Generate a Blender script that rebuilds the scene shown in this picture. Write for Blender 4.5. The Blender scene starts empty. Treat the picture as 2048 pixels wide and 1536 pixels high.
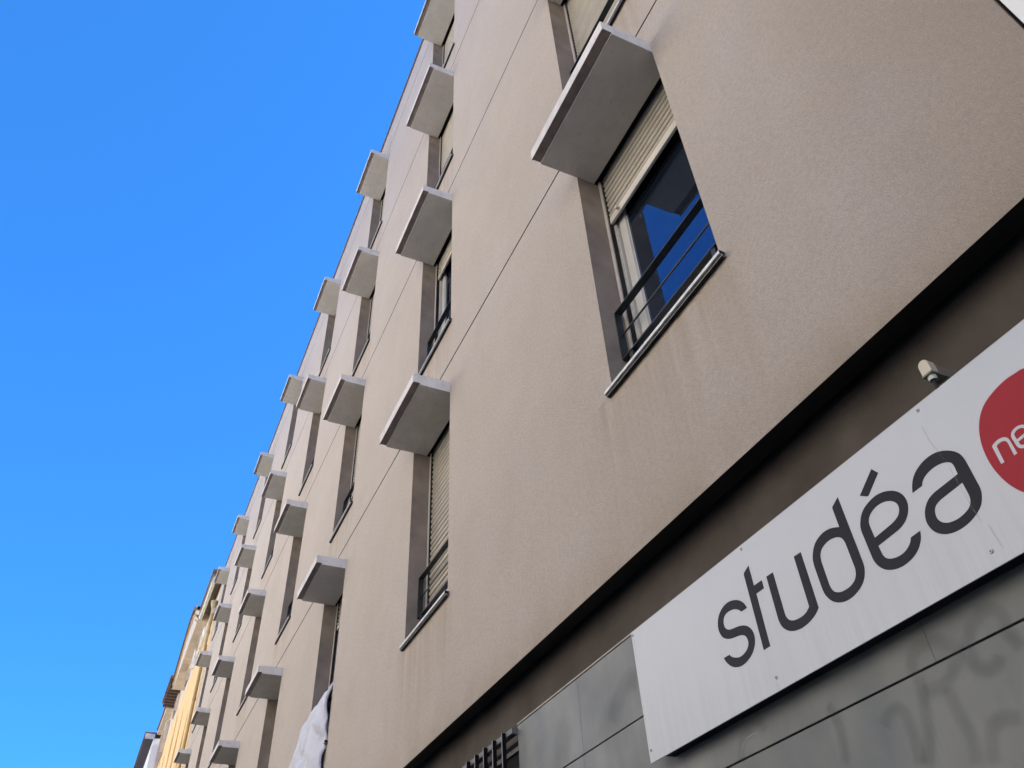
import bpy, bmesh, math, random
from mathutils import Matrix, Vector
random.seed(7)
SC = bpy.context.scene
COL = SC.collection
EYE = 1.6                       # camera height above the pavement
# ------------------------------------------------------------------ camera
cam_data = bpy.data.cameras.new("camera"); cam = bpy.data.objects.new("camera", cam_data)
COL.objects.link(cam); SC.camera = cam
R0 = (-0.41382901151927287, -0.9093642048853118, -0.04245341091462285)
R1 = (0.6172375233035218, -0.2460005588308185, -0.7473296226438901)
R2 = (0.6691512452735298, -0.3354705172265209, 0.6630958776984328)
cam.matrix_world = Matrix(((R0[0], -R1[0], -R2[0], 0), (R0[1], -R1[1], -R2[1], 1.85),
                           (R0[2], -R1[2], -R2[2], EYE), (0, 0, 0, 1)))
cam_data.sensor_width = 36; cam_data.lens = 28.194
cam_data.clip_start = 0.05; cam_data.clip_end = 3000
# ------------------------------------------------------------------ light
SUN_EL, SUN_AZ = 43, 266        # azimuth: the direction the light comes from, degrees from +X towards +Y
el, az = math.radians(SUN_EL), math.radians(SUN_AZ)
sd = Vector((math.cos(el)*math.cos(az), math.cos(el)*math.sin(az), math.sin(el)))
sun_d = bpy.data.lights.new("sun", 'SUN'); sun = bpy.data.objects.new("sun", sun_d); COL.objects.link(sun)
sun_d.energy = 5.0; sun_d.angle = math.radians(0.5); sun_d.color = (1.0, 0.95, 0.87)
sun.rotation_euler = sd.to_track_quat('Z', 'Y').to_euler(); sun.location = (0, 0, 40)
W = bpy.data.worlds.new("World"); SC.world = W; W.use_nodes = True
wn = W.node_tree.nodes; wl = W.node_tree.links
bg = wn['Background']; sky = wn.new('ShaderNodeTexSky'); sky.sky_type = 'NISHITA'; sky.sun_disc = False
sky.sun_elevation = el; sky.sun_rotation = math.atan2(sd.x, sd.y)
sky.ozone_density = 8.0; sky.dust_density = 0.0; sky.air_density = 0.55
hs = wn.new('ShaderNodeHueSaturation'); hs.inputs['Saturation'].default_value = 1.1   # a polarised, deep Mediterranean blue
wl.new(sky.outputs[0], hs.inputs['Color']); gm = wn.new('ShaderNodeGamma'); gm.inputs['Gamma'].default_value = 0.6
wl.new(hs.outputs[0], gm.inputs[0]); tn = wn.new('ShaderNodeVectorMath'); tn.operation = 'MULTIPLY'; tn.inputs[1].default_value = (0.34, 0.95, 1.6)
wl.new(gm.outputs[0], tn.inputs[0]); wl.new(tn.outputs[0], bg.inputs[0]); bg.inputs[1].default_value = 0.102
SC.view_settings.view_transform = 'Standard'; SC.view_settings.look = 'None'
SC.view_settings.gamma = 1.0; SC.view_settings.use_curve_mapping = False
SC.view_settings.exposure = 2.17
# ------------------------------------------------------------------ helpers
def tag(o, label=None, cat=None, group=None, kind=None):
    if label: o['label'] = label
    if cat: o['category'] = cat
    if group: o['group'] = group
    if kind: o['kind'] = kind
    return o
def empty(name, loc=(0, 0, 0)):
    o = bpy.data.objects.new(name, None); COL.objects.link(o); o.location = loc
    o.empty_display_size = 0.3
    return o
class MB:
    """collects faces; coordinates are camera-height based (z=0 is the eye), shifted up at build"""
    def __init__(s): s.v = []; s.f = []; s.m = []
    def face(s, pts, mi=0):
        n = len(s.v); s.v += [tuple(p) for p in pts]; s.f.append(tuple(range(n, n+len(pts)))); s.m.append(mi)
    def box(s, x0, x1, y0, y1, z0, z1, mi=0, skip=''):
        n = len(s.v)
        s.v += [(x, y, z) for x in (x0, x1) for y in (y0, y1) for z in (z0, z1)]
        F = {'a': (0, 1, 3, 2), 'b': (4, 6, 7, 5), 'c': (0, 4, 5, 1), 'd': (2, 3, 7, 6), 'e': (0, 2, 6, 4), 'f': (1, 5, 7, 3)}
        for k, q in F.items():
            if k not in skip: s.f.append(tuple(n+i for i in q)); s.m.append(mi)
    def prof(s, pts, x0, x1, mi=0, caps=True):
        """closed profile of (y,z) points run along X"""
        n = len(s.v); k = len(pts)
        for x in (x0, x1): s.v += [(x, y, z) for y, z in pts]
        for i in range(k):
            j = (i+1) % k; s.f.append((n+i, n+j, n+k+j, n+k+i)); s.m.append(mi)
        if caps:
            s.f.append(tuple(n+i for i in range(k))[::-1]); s.m.append(mi)
            s.f.append(tuple(n+k+i for i in range(k))); s.m.append(mi)
    def tube(s, a, b, r, n=10, mi=0, r2=None):
        a = Vector(a); b = Vector(b); d = (b-a).normalized(); r2 = r if r2 is None else r2
        u = d.orthogonal().normalized(); w = d.cross(u); k = len(s.v)
        for c, rr in ((a, r), (b, r2)):
            for i in range(n):
                t = 2*math.pi*i/n; s.v.append(tuple(c+(u*math.cos(t)+w*math.sin(t))*rr))
        for i in range(n):
            j = (i+1) % n; s.f.append((k+i, k+j, k+n+j, k+n+i)); s.m.append(mi)
        s.f.append(tuple(k+i for i in range(n))[::-1]); s.m.append(mi)
        s.f.append(tuple(k+n+i for i in range(n))); s.m.append(mi)
    def mesh(s, name, mats, bevel=0, smooth=False):
        me = bpy.data.meshes.new(name); me.from_pydata(s.v, [], s.f)
        for m in (mats if isinstance(mats, (list, tuple)) else [mats]): me.materials.append(m)
        for p, mi in zip(me.polygons, s.m): p.material_index = mi
        bm = bmesh.new(); bm.from_mesh(me)
        bmesh.ops.remove_doubles(bm, verts=bm.verts, dist=1e-5)
        bmesh.ops.recalc_face_normals(bm, faces=bm.faces)
        if bevel:
            ed = [e for e in bm.edges if len(e.link_faces) == 2 and e.calc_face_angle(0) > 0.6]
            bmesh.ops.bevel(bm, geom=ed, offset=bevel, segments=2, affect='EDGES', profile=0.6, clamp_overlap=True)
        if smooth:
            for f in bm.faces: f.smooth = True
        bm.to_mesh(me); bm.free()
        return me
    def build(s, name, mats, parent=None, loc=(0, 0, 0), bevel=0, smooth=False):
        return link(name, s.mesh(name, mats, bevel, smooth), parent, loc)
def link(name, me, parent=None, loc=(0, 0, 0)):
    o = bpy.data.objects.new(name, me); COL.objects.link(o); o.location = loc
    if parent: o.parent = parent
    return o
def plate(name, loops, y0, y1, mat, parent=None, loc=(0, 0, 0)):
    """flat shape with holes in the XZ plane (loops of (x,z)), extruded from y0 to y1"""
    bm = bmesh.new(); ed = []
    for lp in loops:
        vs = [bm.verts.new((x, y1, z)) for x, z in lp]
        for i in range(len(vs)): ed.append(bm.edges.new((vs[i], vs[(i+1) % len(vs)])))
    bmesh.ops.triangle_fill(bm, use_beauty=True, use_dissolve=False, edges=ed)
    if abs(y1-y0) > 1e-6:
        r = bmesh.ops.extrude_face_region(bm, geom=bm.faces[:])
        bmesh.ops.translate(bm, verts=[g for g in r['geom'] if isinstance(g, bmesh.types.BMVert)], vec=(0, y0-y1, 0))
    bmesh.ops.recalc_face_normals(bm, faces=bm.faces)
    me = bpy.data.meshes.new(name); bm.to_mesh(me); bm.free(); me.materials.append(mat)
    return link(name, me, parent, loc)
# ------------------------------------------------------------------ materials
class NT:
    def __init__(s, name):
        s.m = bpy.data.materials.new(name); s.m.use_nodes = True; s.t = s.m.node_tree
        s.b = s.t.nodes['Principled BSDF']; s.tc = s.t.nodes.new('ShaderNodeTexCoord')
    def n(s, typ, **kw):
        x = s.t.nodes.new(typ)
        for k, v in kw.items():
            if k.startswith('i_'):
                key = k[2:].replace('_', ' '); x.inputs[key].default_value = v
            else: setattr(x, k, v)
        return x
    def l(s, a, b): s.t.links.new(a, b)
    def co(s, scale=(1, 1, 1), loc=(0, 0, 0)):
        mp = s.n('ShaderNodeMapping'); mp.inputs['Scale'].default_value = scale; mp.inputs['Location'].default_value = loc
        s.l(getattr(s, 'src', None) or s.tc.outputs['Object'], mp.inputs['Vector']); return mp.outputs[0]
    def vary(s):
        oi = s.n('ShaderNodeObjectInfo'); a = s.n('ShaderNodeVectorMath', operation='ADD')
        s.l(s.tc.outputs['Object'], a.inputs[0]); s.l(oi.outputs['Location'], a.inputs[1]); s.src = a.outputs[0]
    def noise(s, scale, detail=4, rough=0.55, vec=None, mscale=None, loc=(0, 0, 0)):
        x = s.n('ShaderNodeTexNoise'); x.inputs['Scale'].default_value = scale; x.inputs['Detail'].default_value = detail
        x.inputs['Roughness'].default_value = rough
        s.l(vec if vec else s.co(mscale or (1, 1, 1), loc), x.inputs['Vector']); return x.outputs['Fac']
    def ramp(s, fac, stops):
        x = s.n('ShaderNodeValToRGB'); e = x.color_ramp.elements
        e[0].position, e[0].color = stops[0][0], col(stops[0][1]); e[1].position, e[1].color = stops[-1][0], col(stops[-1][1])
        for p, c in stops[1:-1]: q = e.new(p); q.color = col(c)
        s.l(fac, x.inputs[0]); return x.outputs[0]
    def mix(s, fac, a, b, mode='MIX'):
        x = s.n('ShaderNodeMix', data_type='RGBA', blend_type=mode)
        for v, i in ((fac, 0), (a, 6), (b, 7)):
            if hasattr(v, 'is_output'): s.l(v, x.inputs[i])
            elif i == 0: x.inputs[0].default_value = v
            else: x.inputs[i].default_value = col(v)
        return x.outputs[2]
    def math(s, op, a, b=None, clamp=False):
        x = s.n('ShaderNodeMath', operation=op); x.use_clamp = clamp
        for i, v in enumerate((a, b)):
            if v is None: continue
            if hasattr(v, 'is_output'): s.l(v, x.inputs[i])
            else: x.inputs[i].default_value = v
        return x.outputs[0]
    def bump(s, h, strength, dist=0.01):
        x = s.n('ShaderNodeBump'); x.inputs['Strength'].default_value = strength; x.inputs['Distance'].default_value = dist
        s.l(h, x.inputs['Height']); s.l(x.outputs[0], s.b.inputs['Normal']); return x
    def base(s, c):
        if hasattr(c, 'is_output'): s.l(c, s.b.inputs['Base Color'])
        else: s.b.inputs['Base Color'].default_value = col(c)
    def set(s, rough=0.8, metal=0.0, spec=0.3):
        s.b.inputs['Roughness'].default_value = rough; s.b.inputs['Metallic'].default_value = metal
        s.b.inputs['Specular IOR Level'].default_value = spec
def col(c):
    if isinstance(c, (int, float)): return (c, c, c, 1)
    return (c[0], c[1], c[2], 1)
def simple(name, c, rough=0.7, metal=0.0, spec=0.3, var=0.12, scale=6, bump=0.0, bscale=120):
    t = NT(name); t.set(rough, metal, spec)
    f = t.noise(scale, 5)
    d = tuple(x*(1-var) for x in c); l = tuple(min(1, x*(1+var)) for x in c)
    t.base(t.ramp(f, [(0.3, d), (0.7, l)]))
    if bump: t.bump(t.noise(bscale, 3), bump, 0.004)
    return t.m
# ---- render (stucco) -------------------------------------------------
PITCH = 3.26; SILLZ = 2.67; FLOOR = 2.759
UX = [1.609, 4.888, 8.164, 11.424, 14.678, 17.944, 21.191, 24.431]
ZB = [4.552, 7.320, 10.075, 12.831]
ZJ = [4.915, 7.649, 10.468, 13.286]
WW = 0.94; HD = 0.338; HT = 0.105; TOP = 14.05; BOT = 1.745; XN = 0.304; XF = 26.42
def stucco():
    t = NT("beige_render"); t.set(0.95, 0, 0.12)
    big = t.noise(0.55, 5, 0.6, mscale=(1, 1, 1.0))
    c = t.ramp(big, [(0.3, (0.367, 0.317, 0.264)), (0.5, (0.390, 0.338, 0.285)), (0.72, (0.407, 0.359, 0.310))])
    blot = t.noise(3.2, 6, 0.65)
    c = t.mix(t.ramp(blot, [(0.42, 0), (0.75, 0.3)]), c, (0.309, 0.259, 0.210))
    lil = t.noise(1.7, 3, 0.5, loc=(9, 3, 5))
    c = t.mix(t.ramp(lil, [(0.5, 0), (0.75, 0.4)]), c, (0.390, 0.348, 0.323))
    streak = t.noise(1.0, 5, 0.6, mscale=(3.0, 1, 0.45))
    c = t.mix(t.ramp(streak, [(0.5, 0), (0.85, 0.22)]), c, (0.279, 0.239, 0.199))
    # dirt washed down from the sill ends and along the bottom edge
    sp = t.n('ShaderNodeSeparateXYZ'); t.l(t.tc.outputs['Object'], sp.inputs[0])
    zz = sp.outputs[2]; xx = sp.outputs[0]
    m = t.math('MODULO', t.math('ADD', t.math('SUBTRACT', zz, SILLZ), 2*FLOOR), FLOOR)
    below = t.math('SUBTRACT', 1.0, t.math('DIVIDE', t.math('SUBTRACT', FLOOR, m), 1.0, ), True)
    xm = t.math('MODULO', t.math('ADD', t.math('SUBTRACT', xx, UX[0]-0.1), PITCH), PITCH)
    inx = t.math('MULTIPLY', t.math('SUBTRACT', 1.0, t.math('MULTIPLY', t.math('SUBTRACT', xm, WW+0.2), 6.0), True),
                 t.math('MULTIPLY', xm, 8.0, True), True)
    st2 = t.noise(1.0, 4, 0.6, mscale=(11, 1, 0.8), loc=(3, 0, 1))
    mask = t.math('MULTIPLY', t.math('MULTIPLY', below, inx), t.ramp(st2, [(0.35, 0), (0.7, 1)]))
    c = t.mix(t.math('MULTIPLY', mask, 0.6), c, (0.243, 0.181, 0.117))
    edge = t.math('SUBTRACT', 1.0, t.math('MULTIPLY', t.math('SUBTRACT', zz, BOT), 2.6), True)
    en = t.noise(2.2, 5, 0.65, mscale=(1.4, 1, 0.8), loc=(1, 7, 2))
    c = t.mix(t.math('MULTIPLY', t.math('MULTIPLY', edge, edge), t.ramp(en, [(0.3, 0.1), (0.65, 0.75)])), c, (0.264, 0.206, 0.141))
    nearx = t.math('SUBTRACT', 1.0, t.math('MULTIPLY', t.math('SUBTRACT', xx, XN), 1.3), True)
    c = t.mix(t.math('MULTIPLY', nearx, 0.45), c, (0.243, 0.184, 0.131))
    g = t.noise(190, 6, 0.75)
    c = t.mix(t.ramp(g, [(0.38, 0.7), (0.47, 0)]), c, (0.17, 0.14, 0.115))
    g4 = t.noise(38, 6, 0.8, loc=(4, 4, 4))
    c = t.mix(t.ramp(g4, [(0.38, 0.38), (0.56, 0)]), c, (0.25, 0.215, 0.18))
    g5 = t.noise(120, 5, 0.75, loc=(8, 1, 3))
    c = t.mix(t.ramp(g5, [(0.54, 0), (0.68, 0.28)]), c, (0.60, 0.54, 0.48))
    t.base(t.mix(1.0, c, (1.26, 1.265, 1.30), 'MULTIPLY'))
    h = t.math('ADD', t.noise(48, 9, 0.85), t.math('MULTIPLY', t.noise(210, 3, 0.7), 0.4))
    t.bump(h, 1.0, 0.012)
    return t.m
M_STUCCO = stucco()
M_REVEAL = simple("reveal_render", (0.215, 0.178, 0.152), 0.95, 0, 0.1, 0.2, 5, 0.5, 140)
def concrete(name, c, stain):
    t = NT(name); t.set(0.85, 0, 0.2)
    t.vary(); a = t.noise(3.5, 6, 0.6); b = t.noise(1.0, 5, 0.65, mscale=(9, 9, 2.0)); sp = t.noise(26, 5, 0.7)
    k = t.ramp(a, [(0.3, tuple(x*0.9 for x in c)), (0.7, tuple(min(1, x*1.06) for x in c))])
    k = t.mix(t.ramp(b, [(0.46, 0), (0.72, 0.75)]), k, stain); k = t.mix(t.ramp(sp, [(0.3, 0.45), (0.42, 0)]), k, tuple(x*0.6 for x in stain)); t.base(k)
    t.bump(t.noise(90, 4), 0.25, 0.003); return t.m
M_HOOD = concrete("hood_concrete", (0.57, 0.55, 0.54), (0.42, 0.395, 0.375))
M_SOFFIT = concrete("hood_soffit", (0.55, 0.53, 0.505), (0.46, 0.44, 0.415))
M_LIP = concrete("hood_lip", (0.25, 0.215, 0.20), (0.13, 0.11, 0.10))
M_BLACK = simple("black_parts_and_shade", (0.012, 0.011, 0.012), 0.6, 0, 0.2, 0.2)
M_RAIL = simple("dark_green_steel", (0.018, 0.021, 0.022), 0.4, 0, 0.4, 0.2, 30)
M_SILL = simple("grey_sill_metal", (0.52, 0.515, 0.51), 0.6, 0.0, 0.3, 0.2, 25)
M_PVC = simple("white_frame", (0.50, 0.48, 0.45), 0.35, 0, 0.5, 0.06, 5)
M_GUIDE = simple("shutter_guide", (0.50, 0.46, 0.42), 0.5, 0, 0.4, 0.1)
M_SHUT = simple("shutter_slats", (0.36, 0.325, 0.27), 0.5, 0, 0.35, 0.1, 9)
M_GAP = simple("joint_shadow", (0.022, 0.015, 0.013), 0.9, 0, 0.1, 0.2)
M_DARK = simple("dark_interior", (0.012, 0.012, 0.013), 0.9, 0, 0.1, 0.2)
def glass():
    t = NT("window_glass"); t.set(0.02, 0, 0.5)
    t.base((0.006, 0.008, 0.012)); t.b.inputs['IOR'].default_value = 2.6
    t.b.inputs['Specular Tint'].default_value = (0.42, 0.62, 1.0, 1)
    t.b.inputs['Specular IOR Level'].default_value = 0.5
    w = t.noise(1.3, 2, 0.4); t.bump(w, 0.06, 0.03); return t.m
M_GLASS = glass()
M_COPING = simple("coping_metal", (0.16, 0.12, 0.13), 0.5, 0, 0.4)

# ================= the setting ==========================================
def ground_mat(name, a, b, sc, bsc=60):
    t = NT(name); t.set(0.92, 0, 0.2)
    t.base(t.mix(t.noise(sc*12, 4), t.ramp(t.noise(sc, 5), [(0.3, a), (0.7, b)]), tuple(x*0.8 for x in b)))
    t.bump(t.noise(bsc, 4), 0.5, 0.004); return t.m
g = MB(); g.face([(-400, -400, -EYE-0.13), (600, -400, -EYE-0.13), (600, 400, -EYE-0.13), (-400, 400, -EYE-0.13)])
tag(g.build("ground", ground_mat("earth", (0.16, 0.15, 0.13), (0.22, 0.2, 0.18), 0.3), None, (0, 0, EYE)), kind='structure')
g = MB(); g.face([(-60, 2.9, -EYE-0.126), (150, 2.9, -EYE-0.126), (150, 10.1, -EYE-0.126), (-60, 10.1, -EYE-0.126)])
tag(g.build("road", ground_mat("asphalt", (0.05, 0.05, 0.05), (0.075, 0.073, 0.07), 0.8), None, (0, 0, EYE)), kind='structure')
M_PAVE = ground_mat("paving", (0.10, 0.095, 0.09), (0.14, 0.135, 0.125), 0.9)
M_PAVE2 = ground_mat("pale_paving", (0.36, 0.34, 0.31), (0.46, 0.44, 0.40), 0.9)
for y0, y1 in ((-0.06, 2.9), (10.1, 12.6)):
    g = MB(); g.box(-60, 150, y0, y1, -EYE-0.13, -EYE)
    tag(g.build("pavement", M_PAVE if y0 < 0 else M_PAVE2, None, (0, 0, EYE), 0.01), kind='structure')

# ================= the beige building ====================================
bld = tag(empty("beige_building", (13, -4, 0)), "long beige rendered residence with four rows of windows under concrete hoods", "building")
BL = (-13, 4, EYE)
wall = MB()
def opening(r): return SILLZ-0.02+r*FLOOR, ZB[r]
bands = [(BOT, ZJ[0]), (ZJ[0], ZJ[1]), (ZJ[1], ZJ[2]), (ZJ[2], ZJ[3]), (ZJ[3], TOP)]
JG = 0.0095
for i, (z0, z1) in enumerate(bands):
    a = z0 + (JG if i else 0); b = z1 - (JG if i < 4 else 0)
    if i < 4:
        o0, o1 = opening(i); x = XN
        for u in UX:
            wall.face([(x, 0, a), (u, 0, a), (u, 0, b), (x, 0, b)])
            wall.face([(u, 0, a), (u+WW, 0, a), (u+WW, 0, o0), (u, 0, o0)])
            wall.face([(u, 0, o1), (u+WW, 0, o1), (u+WW, 0, b), (u, 0, b)])
            x = u+WW
        wall.face([(x, 0, a), (XF, 0, a), (XF, 0, b), (x, 0, b)])
    else:
        wall.face([(XN, 0, a), (XF, 0, a), (XF, 0, b), (XN, 0, b)])
    if i: wall.face([(XN, 0, a), (XF, 0, a), (XF, -0.02, a), (XN, -0.02, a)], 2)
    if i < 4: wall.face([(XN, 0, b), (XF, 0, b), (XF, -0.02, b), (XN, -0.02, b)], 2)
wall.face([(XN, 0, BOT), (XN, -0.088, BOT), (XF, -0.088, BOT), (XF, 0, BOT)], 1)  # near-black colour stands in for the deep shade under the overhang
wall.face([(XN, -0.088, BOT), (XN, -0.088, BOT+0.06), (XF, -0.088, BOT+0.06), (XF, -0.088, BOT)], 1)
wall.face([(XN, -0.088, BOT+0.06), (XN, -0.14, BOT+0.06), (XF, -0.14, BOT+0.06), (XF, -0.088, BOT+0.06)], 1)
for x in (XN, XF): wall.face([(x, 0, BOT), (x, -9, BOT), (x, -9, TOP), (x, 0, TOP)])
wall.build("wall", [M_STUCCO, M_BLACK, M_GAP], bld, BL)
jt = MB()
for z in ZJ: jt.face([(XN, -0.018, z-0.02), (XF, -0.018, z-0.02), (XF, -0.018, z+0.02), (XN, -0.018, z+0.02)])
jt.build("joint", M_GAP, bld, BL)
cp = MB(); cp.box(XN, XF+0.02, -9, 0.03, TOP, TOP+0.035); cp.build("coping", M_COPING, bld, BL, 0.004)
core = MB(); core.box(XN+0.01, XF-0.01, -8.9, -0.75, -EYE, TOP-0.1); core.build("interior", M_DARK, bld, BL)
gf = MB(); gf.box(XN, 26.41, -0.7, -0.135, -EYE, BOT+0.25); gf.build("brown_wall_band",
    simple("brown_render", (0.056, 0.047, 0.041), 0.9, 0, 0.15, 0.22, 4, 0.3, 160), bld, BL)

# window kit (shared meshes, local origin at the near jamb, hood height)
H = ZB[0]-SILLZ+0.02
m = MB()
m.prof([(-0.13, 0), (HD-0.066, 0), (HD-0.066, 0.016), (HD-0.010, 0.016), (HD-0.010, 0.006), (HD, 0.006), (HD, HT), (-0.13, HT+0.018)], 0.0006, WW-0.0006)
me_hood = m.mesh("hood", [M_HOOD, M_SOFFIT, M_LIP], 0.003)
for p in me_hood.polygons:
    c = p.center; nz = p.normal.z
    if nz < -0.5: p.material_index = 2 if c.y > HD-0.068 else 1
m = MB(); m.box(0.0, WW, -0.5, -0.145, 0.06, 0.10); me_slot = m.mesh("shutter_slot", M_BLACK)
m = MB(); m.box(-0.028, WW+0.028, 0.002, 0.035, -H+0.002, -H+0.020); m.box(0.002, WW-0.002, -0.2, 0.002, -H+0.003, -H+0.021)
m.box(-0.031, -0.0285, 0.002, 0.037, -H-0.004, -H+0.022, 1); m.box(-0.03, WW+0.028, 0.001, 0.026, -H-0.012, -H+0.0015, 1)  # black strip under the lip paints the shadow gap below the sill
me_sill = m.mesh("sill", [M_SILL, M_BLACK], 0.0015)
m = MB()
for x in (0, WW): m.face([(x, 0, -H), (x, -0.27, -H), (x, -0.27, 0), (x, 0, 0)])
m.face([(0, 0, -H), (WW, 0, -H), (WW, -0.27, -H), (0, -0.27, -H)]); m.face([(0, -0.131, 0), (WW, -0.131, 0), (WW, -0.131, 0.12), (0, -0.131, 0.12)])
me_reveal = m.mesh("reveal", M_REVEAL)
# railing: flat-bar rectangle with one rod
m = MB(); y0, y1 = -0.135, -0.09; zt = -1.287; zb2 = -1.641
m.box(0.012, WW-0.012, y0, y1, zt-0.004, zt+0.004); m.box(0.012, WW-0.012, y0, y1, zb2-0.004, zb2+0.004)
for x in (0.008, WW-0.016): m.box(x, x+0.008, y0, y1, zb2-0.004, zt+0.004)
m.tube((0.012, -0.112, -1.463), (WW-0.012, -0.112, -1.463), 0.006)
for x in (0.1, WW-0.1): m.box(x, x+0.03, -0.125, -0.095, -H+0.027, zb2-0.004)
me_rail = m.mesh("railing", M_RAIL, 0.001)
# frame: outer frame, sliding leaf frame
m = MB(); yf0, yf1 = -0.265, -0.215
m.box(0.0, 0.035, yf0, yf1, -H, 0.02); m.box(WW-0.035, WW, yf0, yf1, -H, 0.02); m.box(0.035, WW-0.035, yf0, yf1, -H+0.001, -H+0.07)
m.box(0.035, WW-0.035, yf0, yf1, -0.03, 0.02)
m.box(WW-0.032, WW-0.001, -0.214, -0.206, -H, 0.02)
me_frame = m.mesh("frame", M_PVC, 0.003)
def leaf(x0, x1, y):
    m = MB(); w = 0.065; a, b = -H+0.072, -0.032
    m.box(x0, x0+w, y, y+0.035, a, b); m.box(x1-w, x1, y, y+0.035, a, b)
    m.box(x0+w, x1-w, y+0.001, y+0.034, a, a+w); m.box(x0+w, x1-w, y+0.001, y+0.034, b-w, b)
    for q in (x0+w, x1-w-0.006): m.box(q, q+0.006, y+0.002, y+0.02, a+w, b-w, 1)
    m.box(x0+0.02, x0+0.035, y+0.035, y+0.05, -1.0, -0.86, 1)
    return m.mesh("sash", [M_PVC, M_BLACK], 0.003)
me_leafA = leaf(0.05, WW-0.05, -0.262)
m = MB(); m.face([(0.1, -0.245, -H+0.13), (WW-0.1, -0.245, -H+0.13), (WW-0.1, -0.245, -0.09), (0.1, -0.245, -0.09)])
me_paneA = m.mesh("pane", M_GLASS)
m = MB()
for x in (0.0, WW-0.022): m.box(x, x+0.022, -0.205, -0.16, -H+0.028, 0.03)
for x in (0.022, WW-0.028): m.box(x, x+0.006, -0.2, -0.165, -H+0.028, 0.03, 1)
me_guide = m.mesh("shutter_guide", [M_GUIDE, M_BLACK], 0.001)
shut_cache = {}
def shutter(drop):
    """slats from the slot down to `drop` metres under the hood"""
    if drop in shut_cache: return shut_cache[drop]
    m = MB(); x0, x1 = 0.028, WW-0.028; z = 0.10; p = 0.0535; y = -0.192
    while z - p > -drop+0.03:
        pr = [(y-0.003, z), (y+0.007, z-0.005), (y+0.012, z-0.016), (y+0.012, z-0.030), (y+0.006, z-0.040), (y-0.006, z-0.045)]
        for (ya, za), (yb, zb_) in zip(pr, pr[1:]): m.face([(x0, ya, za), (x1, ya, za), (x1, yb, zb_), (x0, yb, zb_)])
        m.face([(x0, y-0.006, z-0.045), (x1, y-0.006, z-0.045), (x1, y-0.003, z-p), (x0, y-0.003, z-p)], 1); z -= p
    m.box(x0, x1, y-0.004, y+0.013, -drop, z, 2)
    for q in (x0+0.07, x1-0.11): m.tube((q, y+0.012, -drop+0.03), (q, y+0.04, -drop+0.03), 0.012, 8, 2)
    shut_cache[drop] = m.mesh("roller_shutter", [M_SHUT, M_BLACK, M_GUIDE], 0)
    return shut_cache[drop]
FULL = H-0.03
drops = {(0, 0): 0.445, (0, 1): FULL, (0, 2): 0.32, (0, 3): FULL, (0, 4): 0.9, (0, 5): FULL, (0, 6): 0.4, (0, 7): FULL,
         (1, 0): FULL-0.02, (1, 1): 0.26, (1, 2): FULL-0.32, (1, 3): 0.5, (1, 4): FULL, (1, 5): 0.4, (1, 6): FULL, (1, 7): 1.0,
         (2, 0): 0.6, (2, 1): FULL-0.03, (2, 2): FULL, (2, 3): 1.0, (2, 4): 0.5, (2, 5): FULL, (2, 6): 0.4, (2, 7): FULL,
         (3, 0): FULL, (3, 1): FULL-0.05, (3, 2): FULL, (3, 3): FULL, (3, 4): 0.7, (3, 5): FULL, (3, 6): FULL, (3, 7): FULL}
def place(name, me, x, z, parent=None):
    o = bpy.data.objects.new(name, me); COL.objects.link(o)
    o.parent = parent
    o.location = (x-13, 4, z+EYE) if parent is bld else (0, 0, 0)
    return o
for r in range(4):
    for c, u in enumerate(UX):
        z = ZB[r]
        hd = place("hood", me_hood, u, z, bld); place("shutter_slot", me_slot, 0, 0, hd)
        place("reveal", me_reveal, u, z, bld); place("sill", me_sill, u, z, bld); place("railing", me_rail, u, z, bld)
        w = place("window", me_frame, u, z, bld)
        place("sash", me_leafA, 0, 0, w);
        place("pane", me_paneA, 0, 0, w)
        s = place("roller_shutter", shutter(drops[(r, c)]), u, z, bld); place("guide_rail", me_guide, 0, 0, s)

# grey cladding panels on the ground floor
def panel_mat():
    t = NT("grey_cladding"); t.set(0.5, 0.0, 0.4)
    a = t.noise(1.4, 6, 0.6); b = t.noise(1.0, 5, 0.6, mscale=(5, 1, 0.9)); s = t.noise(1, 6, 0.7, mscale=(60, 1, 2.2), loc=(2, 0, 0))
    c = t.ramp(a, [(0.3, (0.079, 0.085, 0.086)), (0.5, (0.105, 0.110, 0.108)), (0.7, (0.128, 0.131, 0.131))])
    c = t.mix(t.ramp(b, [(0.42, 0), (0.68, 0.8)]), c, (0.070, 0.078, 0.089))
    c = t.mix(t.ramp(s, [(0.6, 0), (0.78, 0.10)]), c, (0.35, 0.36, 0.36)); t.base(c)
    sp = t.noise(4, 5); t.l(t.ramp(sp, [(0.3, 0.4), (0.7, 0.6)]), t.b.inputs['Roughness'])
    return t.m
M_PANEL = panel_mat()
PX0, PX1 = XN, 3.995
rows = [(1.139, 1.480), (0.813, 1.133), (0.487, 0.807), (0.161, 0.481), (-0.4, 0.155), (-1.0, -0.406), (-1.55, -1.006)]
xs = [(3.318, 3.995), (1.4147, 3.317), (PX0, 1.414)]
for i, (z0, z1) in enumerate(rows):
    for x0, x1 in (xs if i < 2 else [(3.318, 3.995), (PX0, 3.317)]):
        q = MB(); q.box(x0, x1, -0.134, -0.07, z0, z1); q.build("cladding_panel", M_PANEL, bld, BL, 0.0015)
q = MB(); q.box(PX0, 3.995, -0.134, -0.066, 1.482, 1.490); q.build("cladding_trim", simple("pale_trim", (0.26, 0.24, 0.21), 0.7), bld, BL)
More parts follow.
